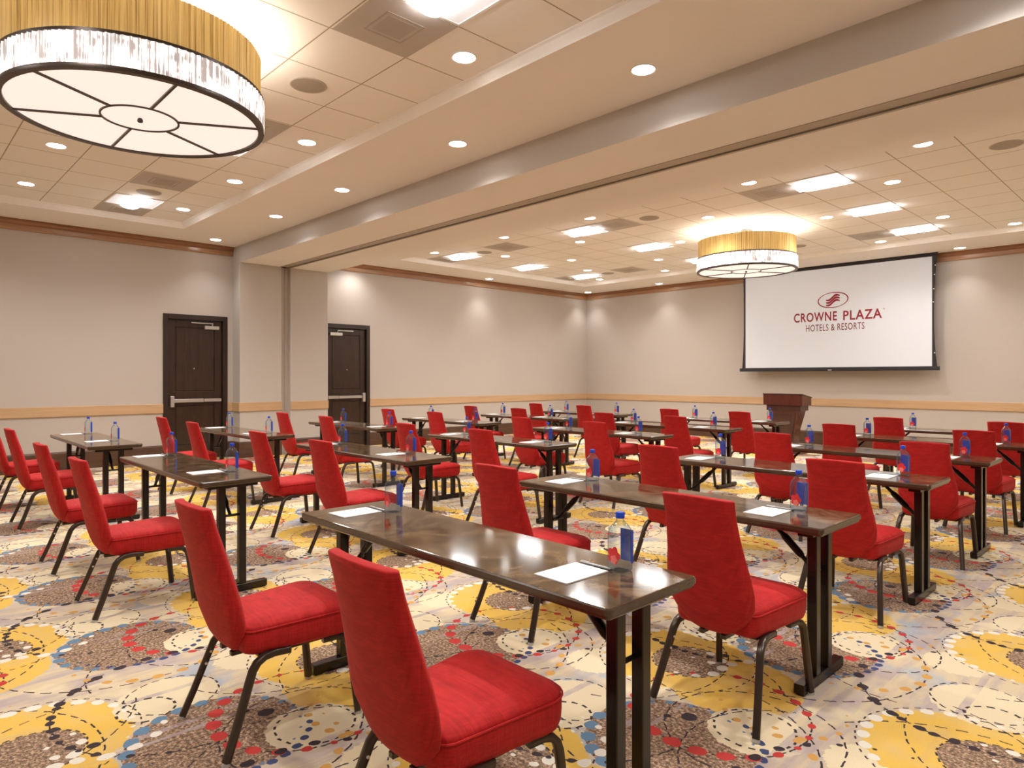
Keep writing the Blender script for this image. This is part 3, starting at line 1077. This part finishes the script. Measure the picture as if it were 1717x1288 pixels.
# logo oval with three waves
m = MB()
cx, cz, ax, az = -5.295 + SOX, 2.962, 0.300, 0.158
outer, inner = [], []
N = 56
ri = [[], [], [], []]
for j in range(N + 1):
    t = 2 * math.pi * j / N
    th = 0.011 + 0.010 * abs(math.cos(t - 0.5))
    for kk, (rx, rz, yy) in enumerate([(ax, az, -0.0052), (ax, az, -0.0075), (ax - th, az - th, -0.0075), (ax - th, az - th, -0.0052)]):
        tilt = 0.05
        px, pz = rx * math.cos(t), rz * math.sin(t)
        ri[kk].append((cx + px, yy, cz + pz + px * tilt))
m.loft([[ri[kk][j] for kk in range(4)] for j in range(N + 1)], False, False)
for q in (0.052, 0.0, -0.052):
    rings = []
    for j in range(25):
        t = j / 24
        x = cx - 0.135 + 0.27 * t
        z = cz + q + 0.030 * math.sin(t * 2 * math.pi - 2.9) + (t - 0.5) * 0.075
        hh = 0.009 + 0.014 * math.sin(math.pi * min(1, max(0, t))) ** 0.6
        rings.append([(x, -0.0052, z - hh), (x, -0.0052, z + hh), (x, -0.0075, z + hh), (x, -0.0075, z - hh)])
    m.loft(rings)
m.build('logo_emblem', 'logo', scr)


def make_lectern():
    r = empty('lectern', (-5.486, 12.15, 0))
    # sloped top box
    def prism(x0, x1, pts, name, mat, bev=0):
        q = MB().loft([[(x, y, z) for y, z in pts] for x in (x0, x1)])
        return q.build(name, mat, r)
    prism(-0.364, 0.364, [(0.0, 0.885), (0.0, 1.085), (0.40, 1.02), (0.40, 0.885)], 'reading_top', 'lectwood')
    prism(-0.375, 0.375, [(-0.012, 1.084), (-0.012, 1.100), (0.41, 1.032), (0.41, 1.016)], 'top_lip', 'lectdark')
    MB().box(-0.315, 0.325, 0.025, 0.37, 0.785, 0.885, 0.004).build('collar', 'lectdark', r)
    b = MB()
    rings = []
    for z, hw, y0, y1 in [(0.12, 0.17, 0.08, 0.30), (0.45, 0.205, 0.07, 0.31), (0.785, 0.285, 0.045, 0.35)]:
        rings.append([(-hw, y0, z), (hw, y0, z), (hw, y1, z), (-hw, y1, z)])
    b.loft(rings)
    b.build('column', 'lectwood', r)
    f = MB()
    rings = []
    for z, hw in [(0.20, 0.13), (0.74, 0.225)]:
        yy = 0.08 - (z - 0.12) / 0.665 * 0.035
        rings.append([(-hw, yy - 0.008, z), (hw, yy - 0.008, z), (hw, yy + 0.01, z), (-hw, yy + 0.01, z)])
    f.loft(rings)
    f.build('front_panel', 'lectdark', r)
    q = MB()
    q.box(-0.33, 0.33, -0.02, 0.42, 0.0, 0.07, 0.008)
    q.box(-0.26, 0.26, 0.03, 0.36, 0.07, 0.12, 0.006)
    q.build('base', 'lectwood', r)
    return r


tag(make_lectern(), 'dark mahogany lectern standing against the wall below the projection screen', 'lectern')


# ================================================================== TABLES
TL, TWD, TZ = 1.865, 0.466, 0.75


def make_table():
    r = empty('training_table')
    L2, W2 = TL / 2, TWD / 2
    top = MB()

    def rr(inx, z, rad=0.018):
        pts = []
        for (sx, sy, a0) in [(1, 1, 0), (-1, 1, 90), (-1, -1, 180), (1, -1, 270)]:
            for k_ in range(4):
                a = math.radians(a0 + k_ * 30)
                pts.append((sx * (L2 - rad) + (rad - inx) * math.cos(a), sy * (W2 - rad) + (rad - inx) * math.sin(a), z))
        return pts
    top.loft([rr(0.010, TZ - 0.036), rr(0.006, TZ - 0.030), rr(0.006, TZ - 0.026), rr(0.0, TZ - 0.022), rr(0.0, TZ - 0.006), rr(0.004, TZ - 0.001), rr(0.007, TZ)])
    tt = top.build('tabletop', 'tablewood', r)
    tt.data.materials.append(MAT['edgewood'])
    for p in tt.data.polygons:
        if p.normal.z < 0.75:
            p.material_index = 1
    MB().box(-L2 + 0.05, L2 - 0.05, -0.012, 0.012, TZ - 0.050, TZ - 0.036).build('centre_rail', 'under', r)
    for s in (-1, 1):
        X = s * (L2 - 0.105)
        foot = MB()
        foot.box(X - 0.023, X + 0.023, -0.228, 0.228, 0.006, 0.050, 0.003)
        lg = foot.build('leg', 'legmetal', r)
        for y in (-0.066, 0.066):
            MB().box(X - 0.0225, X + 0.0225, y - 0.0225, y + 0.0225, 0.050, TZ - 0.040, 0.003).build('post', 'legmetal', lg)
        br = MB()
        br.box(X - 0.035, X + 0.035, -0.16, 0.16, TZ - 0.062, TZ - 0.036, 0.002)
        br.build('mounting_bracket', 'legmetal', lg)
        b = MB()
        p0, p1 = Vector((X - s * 0.02, 0, 0.50)), Vector((X - s * 0.235, 0, TZ - 0.045))
        b.tube([p0, p1], 0.011, n=8)
        b.tube([p0.lerp(p1, 0.28), p0.lerp(p1, 0.34), p0.lerp(p1, 0.66), p0.lerp(p1, 0.72)], 0.018, n=10, taper=[0.75, 1, 1, 0.7])
        b.tube([(X - s * 0.02, -0.05, 0.50), (X - s * 0.02, 0.05, 0.50)], 0.009, n=8)
        b.tube([(p1.x, -0.05, p1.z), (p1.x, 0.05, p1.z)], 0.009, n=8)
        b.build('folding_brace', 'blackmetal', lg, smooth=True)
        g = MB()
        for y in (-0.20, 0.20):
            g.box(X - 0.018, X + 0.018, y - 0.018, y + 0.018, 0.0, 0.007)
        g.build('foot_pad', 'blackmetal', lg)
    return r


# ================================================================== CHAIRS
def make_chair():
    r = empty('banquet_chair')

    # seat cushion: rounded trapezoid, front at +y
    def outline(ins, z, ztilt=0.0):
        pts = []
        yb, yf, xb, xf = -0.155 + ins, 0.300 - ins, 0.190 - ins, 0.226 - ins
        rad_f, rad_b = 0.075, 0.05
        cs = [(xf, yf, rad_f, 0), (-xf, yf, rad_f, 90), (-xb, yb, rad_b, 180), (xb, yb, rad_b, 270)]
        for (x, y, rd, a0) in cs:
            rd = max(0.01, rd - ins * 0.6)
            ccx = x - math.copysign(rd, x)
            ccy = y - math.copysign(rd, y)
            for k_ in range(6):
                a = math.radians(a0 + 90 * k_ / 5)
                px, py = ccx + rd * math.cos(a), ccy + rd * math.sin(a)
                # front edge bowed outwards a little
                if y > 0:
                    py += 0.018 * (1 - (px / 0.24) ** 2)
                pts.append((px, py, z + ztilt * (py + 0.15)))
        return pts
    s = MB()
    rings = [outline(0.05, 0.340), outline(0.026, 0.342), outline(0.010, 0.350, 0.01), outline(0.002, 0.370, 0.015), outline(0.0, 0.40, 0.018), outline(0.0, 0.425, 0.02), outline(0.004, 0.437, 0.02),
             outline(0.003, 0.441, 0.02), outline(0.010, 0.452, 0.02), outline(0.030, 0.464, 0.018), outline(0.065, 0.472, 0.015), outline(0.12, 0.477, 0.012), outline(0.17, 0.479, 0.01)]
    s.loft(rings)
    seat = s.build('seat', 'red', r, smooth=True, ang=70)
    # welt
    wv = outline(-0.001, 0.438, 0.02)
    w_ = MB()
    w_.tube(wv + [wv[0]], 0.0035, n=6, cap=False)
    w_.build('piping', 'red', seat, smooth=True)

    # backrest
    prof = [(0.328, 0.040, -0.120, 0.020), (0.340, 0.070, -0.140, 0.030), (0.360, 0.102, -0.158, 0.040), (0.390, 0.138, -0.174, 0.046), (0.430, 0.172, -0.188, 0.050),
            (0.475, 0.194, -0.200, 0.052), (0.530, 0.199, -0.212, 0.053), (0.600, 0.191, -0.226, 0.052), (0.680, 0.176, -0.245, 0.052), (0.760, 0.166, -0.266, 0.049),
            (0.840, 0.161, -0.288, 0.043), (0.896, 0.163, -0.303, 0.040), (0.911, 0.164, -0.307, 0.038), (0.915, 0.163, -0.308, 0.034), (0.917, 0.160, -0.3085, 0.026)]
    bk = MB()
    rings = []
    for (z, hw, y, th) in prof:
        ring = []
        n = 20
        rr_ = th * 0.42
        arch = 0.008 if z > 0.88 else 0.0
        up = []
        for i in range(n + 1):
            t = -1 + 2 * i / n
            x = t * hw
            wrap = 0.030 * (abs(t) ** 2.2) * min(1, (z - 0.33) / 0.1)
            eround = max(0.0, 1 - ((abs(t) - 0.90) / 0.10) ** 2) if abs(t) > 0.90 else 1.0
            up.append((x, y + wrap, th / 2 * max(0.12, math.sqrt(eround)), z + arch * (1 - t * t)))
        for (x, yy, h_, zz) in up:
            ring.append((x, yy - h_, zz))
        for (x, yy, h_, zz) in reversed(up):
            ring.append((x, yy + h_, zz))
        rings.append(ring)
    bk.loft(rings)
    bk.build('backrest', 'red', r, smooth=True, ang=60)

    f = MB()
    f.box(-0.17, 0.17, -0.10, -0.07, 0.330, 0.344, 0.003)
    f.box(-0.17, 0.17, 0.19, 0.215, 0.330, 0.344, 0.003)
    for sx in (-1, 1):
        f.box(sx * 0.16 - 0.012, sx * 0.16 + 0.012, -0.08, 0.20, 0.329, 0.344, 0.003)
        f.box(sx * 0.05 - 0.012, sx * 0.05 + 0.012, -0.16, -0.08, 0.318, 0.338, 0.003)
    f.build('seat_frame', 'bronze', r)
    for sx in (-1, 1):
        rear = [(0.182, 0.02, 0.334), (0.186, -0.045, 0.340), (0.190, -0.085, 0.337), (0.195, -0.115, 0.322), (0.199, -0.134, 0.298), (0.203, -0.148, 0.262), (0.222, -0.205, 0.11), (0.235, -0.245, 0.012)]
        m = MB()
        m.tube([(sx * a, b, c) for a, b, c in rear], 0.0150, 0.0135, n=12, sq=True)
        lg = m.build('leg', 'bronze', r, smooth=True, ang=50)
        m = MB()
        m.tube([(sx * 0.235, -0.2445, 0.013), (sx * 0.2355, -0.247, 0.0)], 0.0155, n=10)
        m.build('glide', 'glide', lg)
        for z in (0.215, 0.262):
            t = (z - 0.262) / (0.11 - 0.262)
            y = -0.148 + t * (-0.205 + 0.148)
            x = 0.203 + t * 0.019
            MB().tube([(sx * (x - 0.013), y, z), (sx * (x - 0.0175), y, z)], 0.0055, n=8).build('bumper', 'white', lg)
        front = [(0.182, 0.16, 0.333), (0.190, 0.215, 0.335), (0.196, 0.243, 0.328), (0.201, 0.260, 0.310), (0.204, 0.268, 0.285), (0.211, 0.285, 0.15), (0.220, 0.300, 0.012)]
        m = MB()
        m.tube([(sx * a, b, c) for a, b, c in front], 0.0150, 0.0135, n=12, sq=True)
        lg = m.build('leg', 'bronze', r, smooth=True, ang=50)
        m = MB()
        m.tube([(sx * 0.220, 0.300, 0.013), (sx * 0.2205, 0.301, 0.0)], 0.0155, n=10)
        m.build('glide', 'glide', lg)
    return r


# ================================================================== BOTTLES
def make_bottle():
    r = empty('water_bottle')

    def sqr(h, z, p=0.42, n=28):
        pts = []
        for j in range(n):
            t = 2 * math.pi * j / n
            c, q = math.cos(t), math.sin(t)
            pts.append((h * math.copysign(abs(c) ** p, c), h * math.copysign(abs(q) ** p, q), z))
        return pts
    m = MB()
    prof = [(0.024, 0.0, 0.5), (0.030, 0.001, 0.42), (0.0330, 0.005, 0.4), (0.0340, 0.012, 0.4), (0.0340, 0.120, 0.4), (0.0335, 0.130, 0.42), (0.0310, 0.141, 0.5), (0.0255, 0.152, 0.65), (0.0190, 0.161, 0.85), (0.0140, 0.167, 1.0), (0.0125, 0.173, 1.0), (0.0125, 0.180, 1.0)]
    m.loft([sqr(h, z, p) for h, z, p in prof])
    m.build('bottle_body', 'glass', r, smooth=True, ang=50)
    m = MB()
    m.lathe([(0.0150, 0.1765), (0.0152, 0.180), (0.0152, 0.194), (0.0140, 0.1965), (0.006, 0.197)], 20, rmod=lambda j, z: 1.0 + (0.015 if j % 2 else 0))
    m.build('bottle_cap', 'cap', r, smooth=True, ang=50)
    # blue back label, wraps the far face
    m = MB()
    def strip(pts, z0, z1, off=0.0009):
        rings = []
        for z in (z0, z1):
            rings.append([(x, y, z) for x, y in pts] + [(x * (1 + 0.02), y * (1 + 0.02), z) for x, y in reversed(pts)])
        return rings
    pts = [(-0.0240, 0.0344), (0.0, 0.0344), (0.0230, 0.0344), (0.0300, 0.0325), (0.0336, 0.0270), (0.0346, 0.0150)]
    m.loft(strip(pts, 0.026, 0.134))
    m.build('back_label', 'blue', r)
    # printed flower on the near face
    def flower(R_, mat, y, zc, petals=5, xo=0.0):
        q = MB()
        c = []
        for j in range(40):
            t = 2 * math.pi * j / 40
            rad = R_ * (0.72 + 0.28 * abs(math.cos(petals * t / 2)))
            c.append((xo + rad * math.cos(t), zc + rad * math.sin(t) * 1.15))
        q.loft([[(x, y, z) for x, z in c], [(x, y - 0.0006, z) for x, z in c]])
        return q
    fl = flower(0.0265, 'petal', -0.0343, 0.056).build('front_label', 'petal', r)
    flower(0.014, 'pink', -0.0349, 0.042).build('flower_centre', 'pink', fl)
    return r


def make_pad():
    r = MB().box(-0.073, 0.073, -0.102, 0.102, 0.0, 0.0035).build('notepad', 'paper')
    return r


def make_pen():
    r = MB().tube([(-0.070, 0, 0.005), (-0.060, 0, 0.005), (0.055, 0, 0.005), (0.068, 0, 0.005)], 0.0048, n=10, taper=[0.8, 1, 1, 0.35]).build('pen', 'pen', smooth=True)
    MB().box(-0.066, -0.026, -0.0015, 0.0015, 0.0095, 0.0115).build('pen_clip', 'steel', r)
    MB().tube([(0.064, 0, 0.005), (0.073, 0, 0.005)], 0.0030, n=8, taper=[1, 0.3]).build('pen_tip', 'blackmetal', r)
    return r


table0, chair0, bottle0, pad0, pen0 = make_table(), make_chair(), make_bottle(), make_pad(), make_pen()
used = set()


def inst(proto, x, y, z, rz, label, cat, group):
    o = proto if proto.name not in used and proto not in done else copy_tree(proto)
    done.append(proto)
    o.location = (x, y, z)
    o.rotation_euler = (0, 0, rz)
    tag(o, label, cat, group)
    return o


done = []
ROWY = {'A': [1.487, 2.935, 4.60, 6.13, 7.72, 9.30], 'B': [1.455, 2.97, 4.58, 6.12, 7.62, 9.28], 'C': [1.455, 3.0, 4.60, 6.13, 7.70, 9.30]}
ROWX = {'A': [-1.163, -1.150, -1.172, -1.166, -1.13, -1.13], 'B': [-4.300, -4.290, -4.339, -4.223, -4.165, -4.283], 'C': [-7.250, -7.180, -7.26, -7.111, -7.00, -7.10]}
CHX = {'A0a': (-2.685, 1.165), 'A0b': (-1.56, 1.222), 'A1a': (-2.70, 2.735), 'A1b': (-1.445, 2.695), 'A2a': (-2.70, 4.27), 'A2b': (-1.52, 4.31), 'A3a': (-2.64, 5.90), 'A3b': (-1.48, 5.90),
       'A4a': (-2.65, 7.44), 'A4b': (-1.49, 7.46), 'A5a': (-2.68, 9.05), 'A5b': (-1.53, 9.06),
       'B0a': (-5.87, 1.165), 'B0b': (-4.65, 1.165), 'B1a': (-5.85, 2.75), 'B1b': (-4.70, 2.745), 'B2a': (-5.80, 4.29), 'B2b': (-4.67, 4.33), 'B3a': (-5.72, 5.90), 'B3b': (-4.60, 5.90),
       'B4a': (-5.70, 7.44), 'B4b': (-4.57, 7.42), 'B5a': (-5.70, 9.02), 'B5b': (-4.56, 9.02),
       'C0a': (-9.02, 1.20), 'C0b': (-7.75, 1.21), 'C1a': (-8.75, 2.80), 'C1b': (-7.55, 2.76), 'C2a': (-8.76, 4.32), 'C2b': (-7.55, 4.32), 'C3a': (-8.62, 5.92), 'C3b': (-7.46, 5.92),
       'C4a': (-8.55, 7.50), 'C4b': (-7.42, 7.50), 'C5a': (-8.60, 9.10), 'C5b': (-7.42, 9.06)}
BOX = {'A': [(-2.737, -1.379), (-2.69, -1.395), (-2.735, -1.415), (-2.66, -1.40), (-2.67, -1.40), (-2.65, None)],
       'B': [(-5.95, -4.665), (-5.84, -4.70), (-5.89, -4.62), (-5.70, -4.62), (-5.78, -4.51), (-5.78, -4.53)],
       'C': [(-8.90, -7.73), (-8.77, -7.58), (-8.70, -7.51), (-8.64, -7.56), (-8.64, -7.50), (-8.57, -7.37)]}
COLN = {'A': 'right column', 'B': 'middle column', 'C': 'left column'}
RN = ['front row', 'second row', 'third row', 'fourth row', 'fifth row', 'back row by the screen']
RN[5] = 'farthest row'
for c in 'ABC':
    for r_ in range(6):
        ty, xr = ROWY[c][r_], ROWX[c][r_]
        tl = {'A0': 'long burl wood table nearest the camera, front row, right column'}.get(c + str(r_), 'glossy dark wood folding table in the %s, %s' % (RN[r_], COLN[c]))
        inst(table0, xr - TL / 2, ty + TWD / 2, 0, 0, tl, 'table', 'folding training tables in rows')
        for i, h in enumerate('ab'):
            key = '%s%d%s' % (c, r_, h)
            seat = 'left' if h == 'a' else 'right'
            where = '%s, %s' % (RN[r_], COLN[c])
            cx_, cy_ = CHX[key]
            lab = 'red upholstered banquet chair at the %s seat, %s' % (seat, where)
            if key == 'A0b':
                lab = 'largest red chair, at the bottom middle of the photo, front table right seat'
            if key == 'A0a':
                lab = 'second largest red chair, front row right column, left of the nearest chair'
            if key == 'C0a':
                lab = 'red chair cut off by the left edge of the photo'
            random.seed(hash_ := (ord(c) * 31 + r_ * 7 + i * 3))
            rz = 0.0 if r_ == 0 else random.uniform(-0.03, 0.03)
            inst(chair0, cx_, cy_, 0, rz, lab, 'chair', 'red banquet chairs at the tables')
            bx = BOX[c][r_][i]
            if bx is not None:
                by = ty + 0.335
                inst(bottle0, bx, by, TZ, random.uniform(-0.04, 0.04), 'square clear water bottle with blue cap, %s setting, %s' % (seat, where), 'bottle', 'water bottles on the tables')
            else:
                bx = xr - 0.24
            px = bx - (0.105 if i == 0 else 0.09)
            py = ty + 0.335 - 0.145
            inst(pad0, px, py, TZ, random.uniform(-0.02, 0.02), 'white notepad on the table, %s setting, %s' % (seat, where), 'notepad', 'notepads on the tables')
            if r_ < 3:
                inst(pen0, px + 0.01, py + 0.116, TZ, 0.0, 'slim grey pen behind the notepad, %s setting, %s' % (seat, where), 'pen', 'pens behind the notepads')
